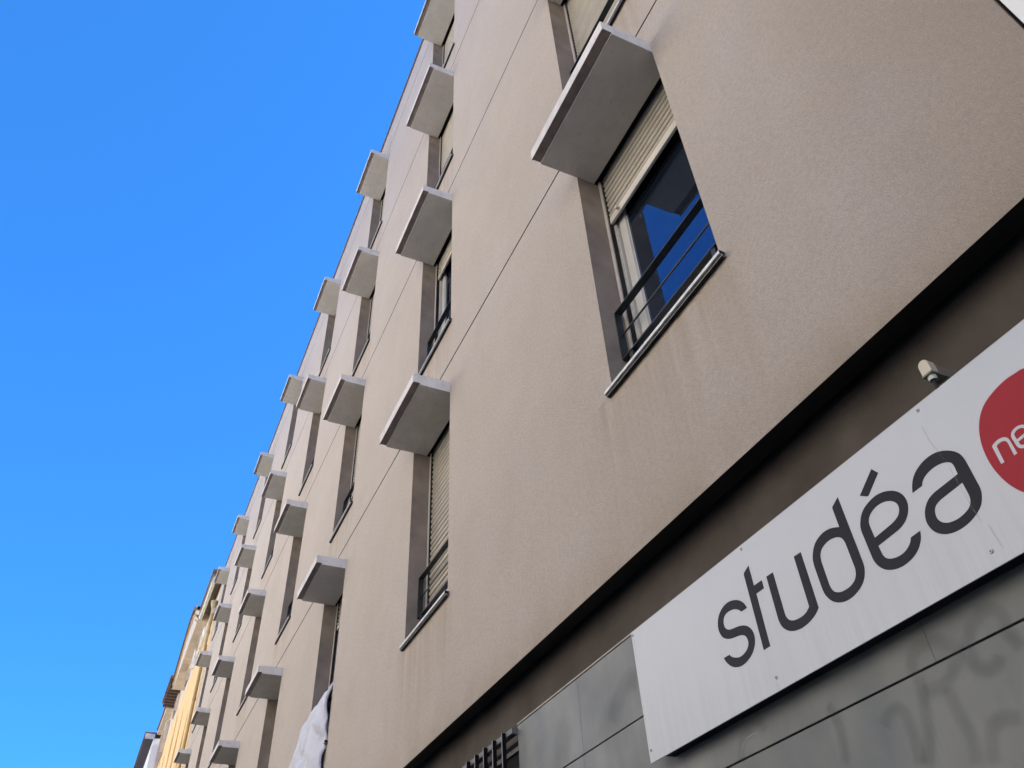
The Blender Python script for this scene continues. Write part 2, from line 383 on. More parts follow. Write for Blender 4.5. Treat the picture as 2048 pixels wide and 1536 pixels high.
# grille of upright flat bars over the ground floor window
q = MB(); x = 4.075; gx = []
while x < 7.0: q.box(x, x+0.009, -0.036, -0.0135, -1.2, 1.463); q.box(x, x+0.009, -0.0134, -0.012, -1.2, 1.463, 1); x += 0.1265
q.build("grille_bars", [simple("grille_steel", (0.007, 0.007, 0.008), 0.8, 0, 0.08), simple("grille_lit_edge", (0.16, 0.16, 0.165), 0.6)], bld, BL)  # bar fronts painted paler for the light they catch, sides near black
q = MB(); q.box(4.0, 7.1, -0.075, -0.037, 1.440, 1.468); q.box(4.0, 7.1, -0.082, -0.056, -1.2, -1.16)
q.box(7.06, 7.1, -0.082, -0.056, -1.16, 1.425)
q.build("grille_frame", simple("grille_frame_grey", (0.12, 0.118, 0.12), 0.6), bld, BL, 0.001)
q = MB(); q.box(4.0, 7.1, -0.1335, -0.125, -1.25, 1.445); q.build("grille_window", M_DARK, bld, BL)
q = MB(); q.box(4.0, 7.1, -0.124, -0.11, 1.385, 1.408); q.box(4.0, 7.1, -0.124, -0.11, 1.27, 1.295); q.box(4.0, 7.1, -0.124, -0.11, 1.15, 1.175); q.box(4.0, 7.1, -0.124, -0.11, 0.9, 1.0)
q.build("grille_window_rail", simple("putty_rail", (0.14, 0.135, 0.12), 0.6), bld, BL)
q = MB(); q.box(7.2, 26.3, -0.134, -0.075, -1.55, 1.40); q.build("ground_floor_cladding", M_PANEL, bld, BL)
# washed-off spray marks and scratches on the cladding
def ribbon(name, pts, wid, y, mat, parent, loc):
    P = [Vector((a, 0, b)) for a, b in pts]; S = []
    for i in range(len(P)-1):
        p0 = P[max(i-1, 0)]; p1 = P[i]; p2 = P[i+1]; p3 = P[min(i+2, len(P)-1)]
        for k in range(6):
            tt = k/6; S.append(0.5*((2*p1)+(p2-p0)*tt+(2*p0-5*p1+4*p2-p3)*tt*tt+(3*p1-p0-3*p2+p3)*tt**3))
    S.append(P[-1]); v = []; f = []
    for i, p in enumerate(S):
        d = (S[min(i+1, len(S)-1)]-S[max(i-1, 0)]).normalized(); n = Vector((-d.z, 0, d.x))
        for k in (-1, -0.5, 0, 0.5, 1): v.append(tuple(p+n*wid*0.5*k+Vector((0, y, 0))))
    for i in range(len(S)-1):
        for k in range(4): f.append((i*5+k, i*5+k+1, i*5+k+6, i*5+k+5))
    me = bpy.data.meshes.new(name); me.from_pydata(v, [], f); me.materials.append(mat)
    at = me.color_attributes.new("soft", 'FLOAT_COLOR', 'POINT')
    for i in range(len(v)):
        k = i % 5; a = (0, .8, 1, .8, 0)[k]; j = i//5; a *= min(1, j/2, (len(S)-1-j)/2) if len(S) > 5 else 1
        at.data[i].color = (a, a, a, 1)
    return link(name, me, parent, loc)
def ghost(name, c, alpha):
    t = NT(name); t.set(0.6, 0, 0.2); t.base(c)
    vc = t.n('ShaderNodeAttribute', attribute_name="soft"); nz = t.ramp(t.noise(9, 4), [(0.3, 0.55), (0.7, 1)])
    t.l(t.math('MULTIPLY', t.math('MULTIPLY', vc.outputs['Fac'], nz), alpha), t.b.inputs['Alpha'])
    return t.m
M_GHOST = ghost("faded_spray", (0.035, 0.037, 0.04), 0.19); M_SCR = ghost("pale_scratch", (0.4, 0.42, 0.42), 0.2)
marks = [[(1.483,0.809),(1.488,0.840),(1.455,0.864),(1.406,0.866),(1.372,0.852),(1.346,0.823),(1.352,0.794),(1.385,0.768),(1.428,0.752),(1.484,0.753)],
[(1.483,0.809),(1.492,0.748),(1.505,0.702),(1.521,0.650),(1.556,0.591)],
[(1.237,0.763),(1.253,0.743),(1.277,0.740),(1.303,0.751),(1.312,0.778),(1.309,0.812),(1.282,0.844),(1.247,0.865),(1.212,0.869),(1.190,0.851),(1.187,0.823),(1.190,0.793),(1.175,0.749)],
[(1.649,0.717),(1.619,0.744),(1.583,0.748),(1.564,0.721),(1.563,0.690),(1.565,0.645),(1.578,0.597)],
[(1.829,0.845),(1.808,0.790),(1.806,0.738),(1.826,0.667)],
[(1.250,0.614),(1.290,0.627),(1.322,0.623),(1.346,0.603),(1.372,0.539)],
[(1.407,0.745),(1.411,0.689),(1.400,0.613),(1.414,0.551)],
[(2.265,0.808),(2.251,0.857),(2.203,0.885),(2.137,0.888),(2.120,0.854)],
[(3.05,1.18),(2.98,1.26),(2.88,1.30),(2.80,1.29)]]
for i, pts in enumerate(marks): ribbon("faded_spray_mark", pts, 0.05 if i != 8 else 0.12, -0.0685+i*0.00012, M_GHOST, bld, BL)
for i, pts in enumerate([[(2.261,0.821),(2.247,0.846),(2.220,0.862),(2.182,0.867),(2.145,0.860)], [(2.134,0.856),(2.125,0.835),(2.118,0.815)],
                         [(1.269,0.815),(1.262,0.822),(1.258,0.826)], [(1.251,0.823),(1.249,0.815),(1.248,0.810)]]):
    ribbon("scratch", pts, 0.0045, -0.0672+i*0.00012, M_SCR, bld, BL)

# ================= the sign ==============================================
def sign_mat(name, c, dirt, gloss=0.35, spec=0.35):
    t = NT(name); t.set(gloss, 0, spec)
    k = t.ramp(t.noise(2, 4), [(0.3, tuple(x*0.95 for x in c)), (0.7, c)])
    s = t.noise(1, 5, 0.65, mscale=(34, 1, 1.3)); sp = t.n('ShaderNodeSeparateXYZ'); t.l(t.tc.outputs['Object'], sp.inputs[0])
    low = t.math('SUBTRACT', 1.0, t.math('MULTIPLY', t.math('SUBTRACT', sp.outputs[2], 0.92), 3.2), True)
    k = t.mix(t.math('MULTIPLY', t.ramp(s, [(0.42, 0), (0.8, 0.38)]), t.math('ADD', low, 0.08)), k, dirt)
    t.base(k); return t.m
M_SIGN = sign_mat("sign_white", (0.375, 0.39, 0.425), (0.27, 0.24, 0.19))
M_INK = sign_mat("sign_ink", (0.016, 0.0155, 0.020), (0.03, 0.03, 0.033), 0.6, 0.12)
M_RED = sign_mat("sign_red", (0.26, 0.023, 0.031), (0.22, 0.028, 0.033), 0.6, 0.1)
sign = tag(empty("shop_sign", (1.6, -0.04, 0)), "long white sign board reading studéa in dark letters with a red badge", "sign")
SL = (-1.6, 0.04, EYE)
plate("board", [[(2.7218, 1.4465), (2.719, 0.9225), (0.36, 0.9225), (0.36, 1.4465)]], -0.016, -0.012, M_SIGN, sign, SL)
q = MB(); q.box(0.42, 2.64, -0.069, -0.017, 0.935, 0.975); q.box(0.42, 2.64, -0.069, -0.017, 1.39, 1.43)
for x in (0.42, 1.1, 1.95, 2.6): q.box(x, x+0.04, -0.069, -0.017, 0.975, 1.39)
q.box(0.42, 2.64, -0.069, -0.0165, 0.929, 0.934)
q.build("support_frame", M_BLACK, sign, SL)
GL = {
's':[[(1.9993,1.2274),(2.0028,1.2370),(2.0070,1.2463),(2.0131,1.2548),(2.0205,1.2625),(2.0293,1.2695),(2.0395,1.2756),(2.0510,1.2809),(2.0636,1.2851),(2.0772,1.2881),(2.0913,1.2894),(2.1056,1.2885),(2.1195,1.2855),(2.1320,1.2803),(2.1430,1.2737),(2.1516,1.2663),(2.1584,1.2580),(2.1634,1.2488),(2.1669,1.2394),(2.1691,1.2307),(2.1696,1.2220),(2.1684,1.2128),(2.1656,1.2037),(2.1614,1.1948),(2.1558,1.1868),(2.1484,1.1801),(2.1398,1.1746),(2.1299,1.1698),(2.1198,1.1661),(2.1107,1.1637),(2.1013,1.1619),(2.0906,1.1603),(2.0799,1.1588),(2.0704,1.1569),(2.0618,1.1547),(2.0542,1.1518),(2.0477,1.1483),(2.0420,1.1438),(2.0377,1.1384),(2.0350,1.1316),(2.0338,1.1246),(2.0339,1.1187),(2.0355,1.1132),(2.0387,1.1077),(2.0434,1.1027),(2.0497,1.0983),(2.0574,1.0947),(2.0661,1.0919),(2.0756,1.0901),(2.0851,1.0895),(2.0948,1.0902),(2.1051,1.0929),(2.1148,1.0965),(2.1225,1.1001),(2.1289,1.1039),(2.1338,1.1077),(2.1374,1.1115),(2.1397,1.1146),(2.1414,1.1176),(2.1750,1.1188),(2.1716,1.1106),(2.1677,1.1025),(2.1619,1.0943),(2.1553,1.0865),(2.1480,1.0796),(2.1402,1.0738),(2.1324,1.0693),(2.1237,1.0656),(2.1128,1.0622),(2.1009,1.0598),(2.0889,1.0590),(2.0763,1.0597),(2.0628,1.0622),(2.0496,1.0660),(2.0374,1.0709),(2.0265,1.0771),(2.0171,1.0850),(2.0093,1.0938),(2.0034,1.1027),(1.9995,1.1119),(1.9977,1.1210),(1.9976,1.1300),(1.9988,1.1389),(2.0016,1.1473),(2.0062,1.1553),(2.0120,1.1624),(2.0178,1.1682),(2.0243,1.1731),(2.0319,1.1774),(2.0405,1.1812),(2.0502,1.1845),(2.0606,1.1872),(2.0711,1.1893),(2.0818,1.1911),(2.0930,1.1926),(2.1035,1.1944),(2.1118,1.1968),(2.1187,1.1999),(2.1250,1.2042),(2.1299,1.2092),(2.1331,1.2142),(2.1348,1.2197),(2.1354,1.2262),(2.1348,1.2326),(2.1331,1.2383),(2.1302,1.2435),(2.1262,1.2484),(2.1210,1.2524),(2.1142,1.2553),(2.1063,1.2570),(2.0978,1.2575),(2.0887,1.2571),(2.0790,1.2557),(2.0697,1.2536),(2.0619,1.2509),(2.0547,1.2475),(2.0476,1.2431),(2.0411,1.2383),(2.0360,1.2332),(2.0315,1.2280)]],
't':[[(1.9395,1.3598),(1.9390,1.2817),(1.8959,1.2810),(1.8956,1.2510),(1.9376,1.2506),(1.9373,1.0644),(1.9712,1.0643),(1.9736,1.3402),(1.9720,1.3434),(1.9702,1.3461),(1.9675,1.3478),(1.9646,1.3490)]],
'u':[[(1.8706,1.2815),(1.8358,1.2804),(1.8351,1.1336),(1.8343,1.1261),(1.8328,1.1191),(1.8298,1.1127),(1.8256,1.1071),(1.8205,1.1026),(1.8145,1.0989),(1.8078,1.0959),(1.7999,1.0937),(1.7900,1.0921),(1.7796,1.0912),(1.7700,1.0909),(1.7606,1.0915),(1.7512,1.0933),(1.7423,1.0962),(1.7344,1.1008),(1.7269,1.1059),(1.7269,1.2816),(1.6927,1.2802),(1.6911,1.0857),(1.6978,1.0809),(1.7052,1.0761),(1.7144,1.0715),(1.7250,1.0673),(1.7372,1.0638),(1.7506,1.0610),(1.7650,1.0592),(1.7795,1.0585),(1.7934,1.0596),(1.8063,1.0618),(1.8175,1.0646),(1.8275,1.0683),(1.8367,1.0729),(1.8449,1.0785),(1.8523,1.0852),(1.8586,1.0927),(1.8633,1.1006),(1.8667,1.1090),(1.8687,1.1180),(1.8701,1.1273)]],
'd':[[(1.4806,1.3607),(1.4769,1.1309),(1.4775,1.1225),(1.4787,1.1142),(1.4812,1.1061),(1.4846,1.0982),(1.4886,1.0909),(1.4938,1.0839),(1.5007,1.0772),(1.5091,1.0712),(1.5187,1.0663),(1.5294,1.0624),(1.5408,1.0589),(1.5527,1.0564),(1.5654,1.0555),(1.5778,1.0558),(1.5889,1.0574),(1.5990,1.0601),(1.6082,1.0635),(1.6168,1.0678),(1.6252,1.0734),(1.6328,1.0801),(1.6394,1.0882),(1.6449,1.0971),(1.6492,1.1060),(1.6523,1.1152),(1.6539,1.1248),(1.6549,1.1346),(1.6568,1.2079),(1.6565,1.2172),(1.6556,1.2263),(1.6536,1.2345),(1.6504,1.2426),(1.6458,1.2513),(1.6400,1.2599),(1.6332,1.2677),(1.6251,1.2747),(1.6153,1.2802),(1.6045,1.2845),(1.5933,1.2876),(1.5816,1.2893),(1.5693,1.2893),(1.5572,1.2879),(1.5460,1.2853),(1.5352,1.2816),(1.5246,1.2767),(1.5142,1.2713),(1.5147,1.3409),(1.5111,1.3449)],[(1.5336,1.2462),(1.5407,1.2493),(1.5488,1.2516),(1.5578,1.2536),(1.5676,1.2545),(1.5786,1.2536),(1.5893,1.2515),(1.5983,1.2486),(1.6059,1.2449),(1.6119,1.2401),(1.6163,1.2349),(1.6191,1.2304),(1.6210,1.2253),(1.6225,1.2178),(1.6239,1.2096),(1.6227,1.1270),(1.6214,1.1204),(1.6197,1.1141),(1.6172,1.1084),(1.6138,1.1031),(1.6086,1.0986),(1.6024,1.0948),(1.5957,1.0915),(1.5879,1.0891),(1.5781,1.0877),(1.5676,1.0872),(1.5576,1.0875),(1.5480,1.0887),(1.5389,1.0912),(1.5308,1.0945),(1.5249,1.0988),(1.5204,1.1036),(1.5171,1.1082),(1.5146,1.1134),(1.5126,1.1203),(1.5109,1.1276),(1.5132,1.2147),(1.5144,1.2211),(1.5161,1.2272),(1.5186,1.2327),(1.5221,1.2377),(1.5273,1.2423)]],
'accent':[[(1.3297,1.3674),(1.3126,1.3425),(1.3707,1.3010),(1.3727,1.2999),(1.3749,1.2991),(1.3776,1.2996),(1.3804,1.3005),(1.4025,1.3167)]],
'e':[[(1.2614,1.1144),(1.2641,1.1056),(1.2672,1.0974),(1.2713,1.0904),(1.2763,1.0841),(1.2824,1.0777),(1.2897,1.0717),(1.2983,1.0664),(1.3081,1.0620),(1.3191,1.0584),(1.3309,1.0559),(1.3431,1.0545),(1.3554,1.0542),(1.3677,1.0553),(1.3797,1.0576),(1.3912,1.0614),(1.4018,1.0662),(1.4103,1.0712),(1.4175,1.0771),(1.4241,1.0842),(1.4297,1.0920),(1.4341,1.1003),(1.4374,1.1086),(1.4391,1.1161),(1.4402,1.1234),(1.4431,1.2159),(1.4420,1.2236),(1.4404,1.2312),(1.4374,1.2385),(1.4332,1.2457),(1.4282,1.2536),(1.4218,1.2612),(1.4133,1.2682),(1.4032,1.2742),(1.3917,1.2786),(1.3790,1.2819),(1.3652,1.2843),(1.3509,1.2852),(1.3368,1.2837),(1.3231,1.2805),(1.3103,1.2757),(1.2988,1.2699),(1.2896,1.2639),(1.2818,1.2572),(1.2747,1.2493),(1.2689,1.2407),(1.2652,1.2315),(1.2631,1.2221),(1.2625,1.2129),(1.2634,1.2043),(1.2654,1.1966),(1.2685,1.1895),(1.2725,1.1824),(1.2776,1.1756),(1.2844,1.1691),(1.2922,1.1633),(1.3004,1.1589),(1.3091,1.1556),(1.3183,1.1535),(1.3278,1.1519),(1.4061,1.1460),(1.4037,1.1176),(1.4020,1.1117),(1.3997,1.1060),(1.3958,1.1010),(1.3908,1.0966),(1.3846,1.0930),(1.3770,1.0900),(1.3673,1.0872),(1.3567,1.0854),(1.3462,1.0851),(1.3360,1.0860),(1.3268,1.0884),(1.3185,1.0919),(1.3110,1.0962),(1.3047,1.1013),(1.3001,1.1070),(1.2963,1.1130)],[(1.4072,1.1735),(1.3348,1.1801),(1.3258,1.1822),(1.3174,1.1846),(1.3104,1.1876),(1.3045,1.1916),(1.2997,1.1970),(1.2962,1.2029),(1.2944,1.2088),(1.2939,1.2147),(1.2947,1.2206),(1.2969,1.2264),(1.3005,1.2320),(1.3051,1.2371),(1.3104,1.2414),(1.3166,1.2452),(1.3241,1.2489),(1.3330,1.2519),(1.3440,1.2540),(1.3555,1.2548),(1.3655,1.2541),(1.3749,1.2520),(1.3844,1.2485),(1.3929,1.2441),(1.3991,1.2390),(1.4036,1.2335),(1.4064,1.2282),(1.4079,1.2226),(1.4084,1.2162),(1.4085,1.2095)]],
'a':[[(1.2356,1.2219),(1.2330,1.2292),(1.2298,1.2368),(1.2254,1.2452),(1.2198,1.2535),(1.2129,1.2612),(1.2045,1.2682),(1.1944,1.2741),(1.1832,1.2789),(1.1718,1.2825),(1.1597,1.2849),(1.1463,1.2860),(1.1329,1.2855),(1.1204,1.2832),(1.1085,1.2793),(1.0969,1.2737),(1.0863,1.2670),(1.0775,1.2601),(1.0701,1.2528),(1.0640,1.2452),(1.0593,1.2373),(1.0564,1.2293),(1.0547,1.2215),(1.0538,1.2146),(1.0532,1.2080),(1.0516,1.1272),(1.0522,1.1206),(1.0533,1.1139),(1.0556,1.1064),(1.0588,1.0991),(1.0625,1.0923),(1.0668,1.0860),(1.0717,1.0807),(1.0776,1.0759),(1.0855,1.0713),(1.0946,1.0669),(1.1043,1.0630),(1.1148,1.0598),(1.1266,1.0574),(1.1389,1.0560),(1.1516,1.0558),(1.1638,1.0567),(1.1747,1.0586),(1.1842,1.0613),(1.1916,1.0640),(1.1983,1.0675),(1.2060,1.0723),(1.2133,1.0783),(1.2197,1.0852),(1.2250,1.0931),(1.2288,1.1015),(1.2312,1.1104),(1.2326,1.1195),(1.2326,1.1286),(1.2307,1.1377),(1.2278,1.1461),(1.2249,1.1526),(1.2211,1.1585),(1.2160,1.1648),(1.2097,1.1708),(1.2025,1.1761),(1.1941,1.1805),(1.1840,1.1833),(1.1733,1.1855),(1.0898,1.1911),(1.0889,1.2112),(1.0892,1.2174),(1.0899,1.2231),(1.0916,1.2277),(1.0943,1.2317),(1.0983,1.2356),(1.1037,1.2392),(1.1104,1.2425),(1.1185,1.2453),(1.1278,1.2473),(1.1380,1.2485),(1.1490,1.2485),(1.1600,1.2474),(1.1705,1.2451),(1.1799,1.2419),(1.1871,1.2377),(1.1927,1.2331),(1.1964,1.2282),(1.1993,1.2231)],[(1.0890,1.1627),(1.0879,1.1238),(1.0885,1.1182),(1.0894,1.1129),(1.0908,1.1086),(1.0928,1.1045),(1.0959,1.1000),(1.0999,1.0958),(1.1044,1.0927),(1.1098,1.0902),(1.1158,1.0880),(1.1229,1.0864),(1.1317,1.0849),(1.1410,1.0841),(1.1494,1.0843),(1.1575,1.0852),(1.1654,1.0868),(1.1728,1.0889),(1.1788,1.0917),(1.1841,1.0950),(1.1889,1.0988),(1.1930,1.1034),(1.1964,1.1091),(1.1987,1.1154),(1.1995,1.1216),(1.1992,1.1278),(1.1977,1.1344),(1.1955,1.1403),(1.1929,1.1444),(1.1896,1.1476),(1.1857,1.1506),(1.1808,1.1531),(1.1742,1.1551),(1.1670,1.1569)]],
'n':[[(0.9729,1.1451),(0.9721,1.1980),(0.9688,1.2016),(0.9649,1.2031),(0.9605,1.2045),(0.9546,1.2056),(0.9482,1.2061),(0.9422,1.2053),(0.9368,1.2037),(0.9322,1.2011),(0.9287,1.1978),(0.9263,1.1938),(0.9249,1.1893),(0.9245,1.1848),(0.9244,1.1802),(0.9243,1.1449),(0.9336,1.1448),(0.9322,1.1785),(0.9321,1.1823),(0.9324,1.1859),(0.9338,1.1892),(0.9361,1.1920),(0.9390,1.1940),(0.9427,1.1953),(0.9475,1.1959),(0.9524,1.1958),(0.9564,1.1952),(0.9596,1.1941),(0.9610,1.1925),(0.9617,1.1907),(0.9633,1.1442)]],
'blob':[[(0.8027,1.3297),(0.8289,1.3337),(0.8564,1.3355),(0.8877,1.3311),(0.9154,1.3234),(0.9370,1.3136),(0.9551,1.2993),(0.9694,1.2822),(0.9806,1.2628),(0.9890,1.2415),(0.9953,1.2159),(0.9983,1.1855),(0.9976,1.1546),(0.9921,1.1226),(0.9831,1.0931),(0.9716,1.0693),(0.9579,1.0494)]],
}
for k in ('s', 't', 'u', 'd', 'e', 'accent', 'a'):
    plate("accent_mark" if k == 'accent' else "letter", GL[k], -0.0119, -0.0113, M_INK, sign, SL)
blob = GL['blob'][0] + [(0.938, 1.028), (0.905, 1.014), (0.87, 1.008), (0.82, 1.018), (0.775, 1.045), (0.74, 1.09), (0.722, 1.15), (0.722, 1.21), (0.737, 1.265), (0.765, 1.305)]
bs = []
for i in range(len(blob)):
    p = [Vector((*blob[(i+j) % len(blob)], 0)) for j in (-1, 0, 1, 2)]
    for k in range(4):
        tt = k/4; v = 0.5*((2*p[1])+(p[2]-p[0])*tt+(2*p[0]-5*p[1]+4*p[2]-p[3])*tt*tt+(3*p[1]-p[0]-3*p[2]+p[3])*tt**3); bs.append((v.x, v.y))
bd = plate("badge", [bs], -0.0119, -0.0115, M_RED, sign, SL)
plate("letter", GL['n'], -0.0114, -0.0109, M_SIGN, bd)
plate("letter", [[(0.9175-(1.4431-x)*0.265, 1.1449+(z-1.0542)*0.265) for x, z in lp] for lp in GL['e']], -0.0114, -0.0109, M_SIGN, bd)
M_RUST = ghost("rust_trickle", (0.24, 0.19, 0.13), 0.22)
M_CHALK = ghost("chalky_trace", (0.40, 0.38, 0.33), 0.4)
ribbon("chalky_trace", [(1.102, 1.237), (1.098, 1.145), (1.095, 1.089), (1.088, 1.039)], 0.0028, -0.0103, M_CHALK, sign, SL)
for k, (pts, w) in enumerate([([(1.122, 1.383), (1.12, 1.324), (1.102, 1.237)], 0.0055), ([(1.077, 1.03), (1.073, 0.99), (1.069, 0.95)], 0.006),
                              ([(1.95, 0.957), (1.951, 0.94), (1.95, 0.926)], 0.006), ([(2.705, 1.42), (2.706, 1.38), (2.705, 1.33)], 0.006)]):
    ribbon("rust_trickle", pts, w, -0.0108+k*0.00012, M_RUST, sign, SL)
M_SCREW = simple("screw_zinc", (0.25, 0.25, 0.26), 0.35, 0.6, 0.5)
for x, z in [(2.712, 1.43), (1.954, 1.433), (1.112, 1.429), (2.704, 0.966), (1.948, 0.964), (1.102, 0.964)]:
    q = MB(); q.tube((x, -0.012, z), (x, -0.0095, z), 0.0065, 12, 0, 0.005); q.tube((x, -0.0098, z), (x, -0.009, z), 0.0022, 8, 1)
    q.build("screw", [M_SCREW, M_BLACK], sign, SL)

# ================= photocell sensor on the brown band ====================
sen = tag(empty("light_sensor", (1.05, -0.09, 3.1)), "small cream plastic light sensor on a bracket above the white sign", "sensor")
SE = (-1.05, 0.09, EYE-3.1)
def sbox(mb, cx, cy, z0, z1, w, d, rnd, mi=0):
    """upright capsule-topped housing"""
    pts = []
    for k in range(9):
        a = math.pi*k/8; pts.append((math.cos(a)*w/2, z1-w*rnd+math.sin(a)*w*rnd))
    pts += [(-w/2, z0), (w/2, z0)]
    n = len(pts); b = len(mb.v)
    for y in (cy-d/2, cy+d/2):
        for x, z in pts: mb.v.append((cx+x, y, z))
    for i in range(n): j = (i+1) % n; mb.f.append((b+i, b+j, b+n+j, b+n+i)); mb.m.append(mi)
    mb.f.append(tuple(b+i for i in range(n))); mb.m.append(mi); mb.f.append(tuple(b+n+i for i in range(n))[::-1]); mb.m.append(mi)
q = MB(); sbox(q, 1.038, -0.03, 1.512, 1.562, 0.034, 0.03, 0.5); q.build("sensor_cover", simple("cream_plastic", (0.42, 0.375, 0.29), 0.5, 0, 0.4, 0.05), sen, SE, 0.002)
q = MB(); q.box(1.020, 1.056, -0.134, -0.012, 1.505, 1.512); q.box(1.022, 1.054, -0.134, -0.046, 1.512, 1.545)
q.build("sensor_base", simple("grey_plastic", (0.15, 0.14, 0.12), 0.6), sen, SE, 0.002)
q = MB(); q.tube((1.038, -0.03, 1.490), (1.038, -0.03, 1.505), 0.013, 8); q.build("cable_gland", simple("pale_nylon", (0.40, 0.42, 0.38), 0.5), sen, SE)
q = MB(); q.tube((1.038, -0.03, 1.39), (1.038, -0.03, 1.491), 0.006, 8); q.tube((1.038, -0.03, 1.40), (1.08, -0.08, 1.36), 0.006, 8)
q.build("cable", M_BLACK, sen, SE)
q = MB(); q.box(1.024, 1.050, -0.134, -0.078, 1.40, 1.505); q.build("bracket", simple("bracket_zinc", (0.22, 0.22, 0.2), 0.5, 0.3), sen, SE, 0.001)

# ================= duvet hanging out of a first-floor window =============
def duvet():
    t = NT("duvet_cotton"); t.set(0.9, 0, 0.1); t.b.inputs['Sheen Weight'].default_value = 0.2
    t.base(t.ramp(t.noise(3, 3), [(0.3, (0.50, 0.50, 0.55)), (0.7, (0.57, 0.57, 0.62))])); t.bump(t.math('ADD', t.noise(6, 5, 0.6, mscale=(1, 1, .6)), t.math('MULTIPLY', t.noise(22, 5, 0.65, mscale=(1.4, 1, .5)), 0.35)), 1.0, 0.06)
    nu, nv = 56, 96; v = []; f = []
    key = [(0, -0.24, 3.02), (0.10, -0.15, 3.22), (0.17, -0.09, 3.30), (0.24, -0.02, 3.26), (0.32, 0.06, 3.12), (0.42, 0.12, 2.93), (0.6, 0.16, 2.62), (0.8, 0.15, 2.25), (1.0, 0.10, 1.9)]
    def path(q):
        for (qa, ya, za), (qb, yb_, zb_) in zip(key, key[1:]):
            if q <= qb+1e-9:
                a = (q-qa)/(qb-qa); a = a*0.6+0.4*a*a*(3-2*a); return ya+(yb_-ya)*a, za+(zb_-za)*a
    for j in range(nv+1):
        q = j/nv; y, z = path(q); out = min(1, max(0, (q-0.2)*4))
        for i in range(nu+1):
            s = i/nu
            ramp = 1-math.exp(-s*4.5)
            yy = y if out <= 0 else y*(1-out)+out*(0.015+(y-0.015)*ramp)
            valley = math.exp(-((s-0.5+0.10*q)/0.06)**2)*0.055+math.exp(-((s-0.83+0.05*q)/0.05)**2)*0.03
            puff = 0.013*math.sin(q*31+s*6)*math.sin(s*9+1)+0.010*math.sin(q*17-s*11+2)+0.006*math.sin(q*53+s*23)
            yy += out*(puff-valley*(0.4+q))+0.01*math.sin(q*40+s*13)
            if q > 0.27: yy = max(yy, 0.012+0.01*s)
            zz = z-0.05*s*out+0.012*math.sin(s*14+q*6)
            xx = 8.175+0.07*max(0, q-0.5)+(0.90-0.02*q)*s+0.01*math.sin(q*19)*out
            v.append((xx, yy, zz))
    for j in range(nv):
        for i in range(nu): k = j*(nu+1)+i; f.append((k, k+1, k+nu+2, k+nu+1))
    me = bpy.data.meshes.new("duvet"); me.from_pydata(v, [], f); me.materials.append(t.m)
    for p in me.polygons: p.use_smooth = True
    o = link("duvet", me, None, (0, 0, EYE))
    md = o.modifiers.new("thick", 'SOLIDIFY'); md.thickness = 0.03; md.offset = 0
    md = o.modifiers.new("sub", 'SUBSURF'); md.levels = 1; md.render_levels = 1
    tag(o, "crumpled white duvet hanging out over a lower window's railing", "duvet")
duvet()
# ================= white neighbour at the near end =======================
nb = tag(empty("white_building", (-6, -4, 0)), "smooth white rendered building at the near end beyond the dark joint", "building")
NL = (6, 4, EYE)
q = MB(); q.box(-12, 0.293, -9, 0.0, -EYE, 15); q.build("wall", simple("white_render", (0.60, 0.60, 0.59), 0.8, 0, 0.2, 0.04, 1.5, 0.1), nb, NL)
q = MB(); q.box(-12, 0.293, -9, 0.06, 15, 15.1); q.build("coping", M_COPING, nb, NL)
q = MB(); q.box(0.293, 0.3035, -8.9, -0.02, -EYE, 14); q.build("joint_filler", M_GAP, nb, NL)
# ================= the ornate yellow building beyond =====================
yb = tag(empty("yellow_building", (35, -4, 0)), "ornate yellow and cream old building with curved gable beyond the beige one", "building")
YL = (-35, 4, EYE)
M_YEL = simple("ochre_render", (0.66, 0.45, 0.215), 0.85, 0, 0.2, 0.1, 2, 0.2)
M_CREAM = simple("cream_stone", (0.56, 0.47, 0.37), 0.85, 0, 0.2, 0.12, 3, 0.2)
M_PIPE = simple("ochre_pipe", (0.50, 0.33, 0.12), 0.45, 0, 0.4, 0.08)
M_TILE = simple("brown_roof_edge", (0.15, 0.085, 0.06), 0.8, 0, 0.2, 0.3, 8)
M_MINT = simple("pale_gutter", (0.62, 0.63, 0.50), 0.5, 0, 0.4, 0.08)
M_BRK = simple("bracket_wood", (0.10, 0.07, 0.055), 0.8, 0, 0.2, 0.2)
X0, X1 = 26.45, 43.0
q = MB(); q.box(X0, X1, -8, -0.12, -EYE, 12.35); q.build("wall", M_YEL, yb, YL)
def lancet(xc, w, z0, z1):
    h = w*1.9; pts = [(xc-w/2, z0), (xc-w/2, z1-h)]
    for k in range(1, 6): a = k/6; pts.append((xc-w/2*(1-a)**0.6*1.0, z1-h+h*a))
    pts.append((xc, z1))
    for k in range(5, 0, -1): a = k/6; pts.append((xc+w/2*(1-a)**0.6, z1-h+h*a))
    pts += [(xc+w/2, z1-h), (xc+w/2, z0)]
    return pts
lo = [[(X0, -1.5), (X0, 12.34), (X1, 12.34), (X1, -1.5)]]
for xc, z1 in ((29.3, 10.2), (32.1, 11.3), (34.9, 12.2), (37.9, 11.4), (40.5, 12.1)):
    lo.append(lancet(xc, 0.8, 1.0, z1))
plate("lancet_facing", lo, -0.12, 0.0, M_YEL, yb, YL)
for xc, z1 in ((28.9, 12.4), (31.2, 12.55)):
    a = []
    for k in range(9): t = math.pi*k/8; a.append((xc+0.5*math.cos(t), z1-0.1+0.55*math.sin(t)))
    for k in range(8, -1, -1): t = math.pi*k/8; a.append((xc+0.34*math.cos(t), z1-0.1+0.36*math.sin(t)))
    plate("arch_moulding", [a], 0.001, 0.12, simple("white_moulding", (0.75, 0.73, 0.7), 0.7), yb, YL)
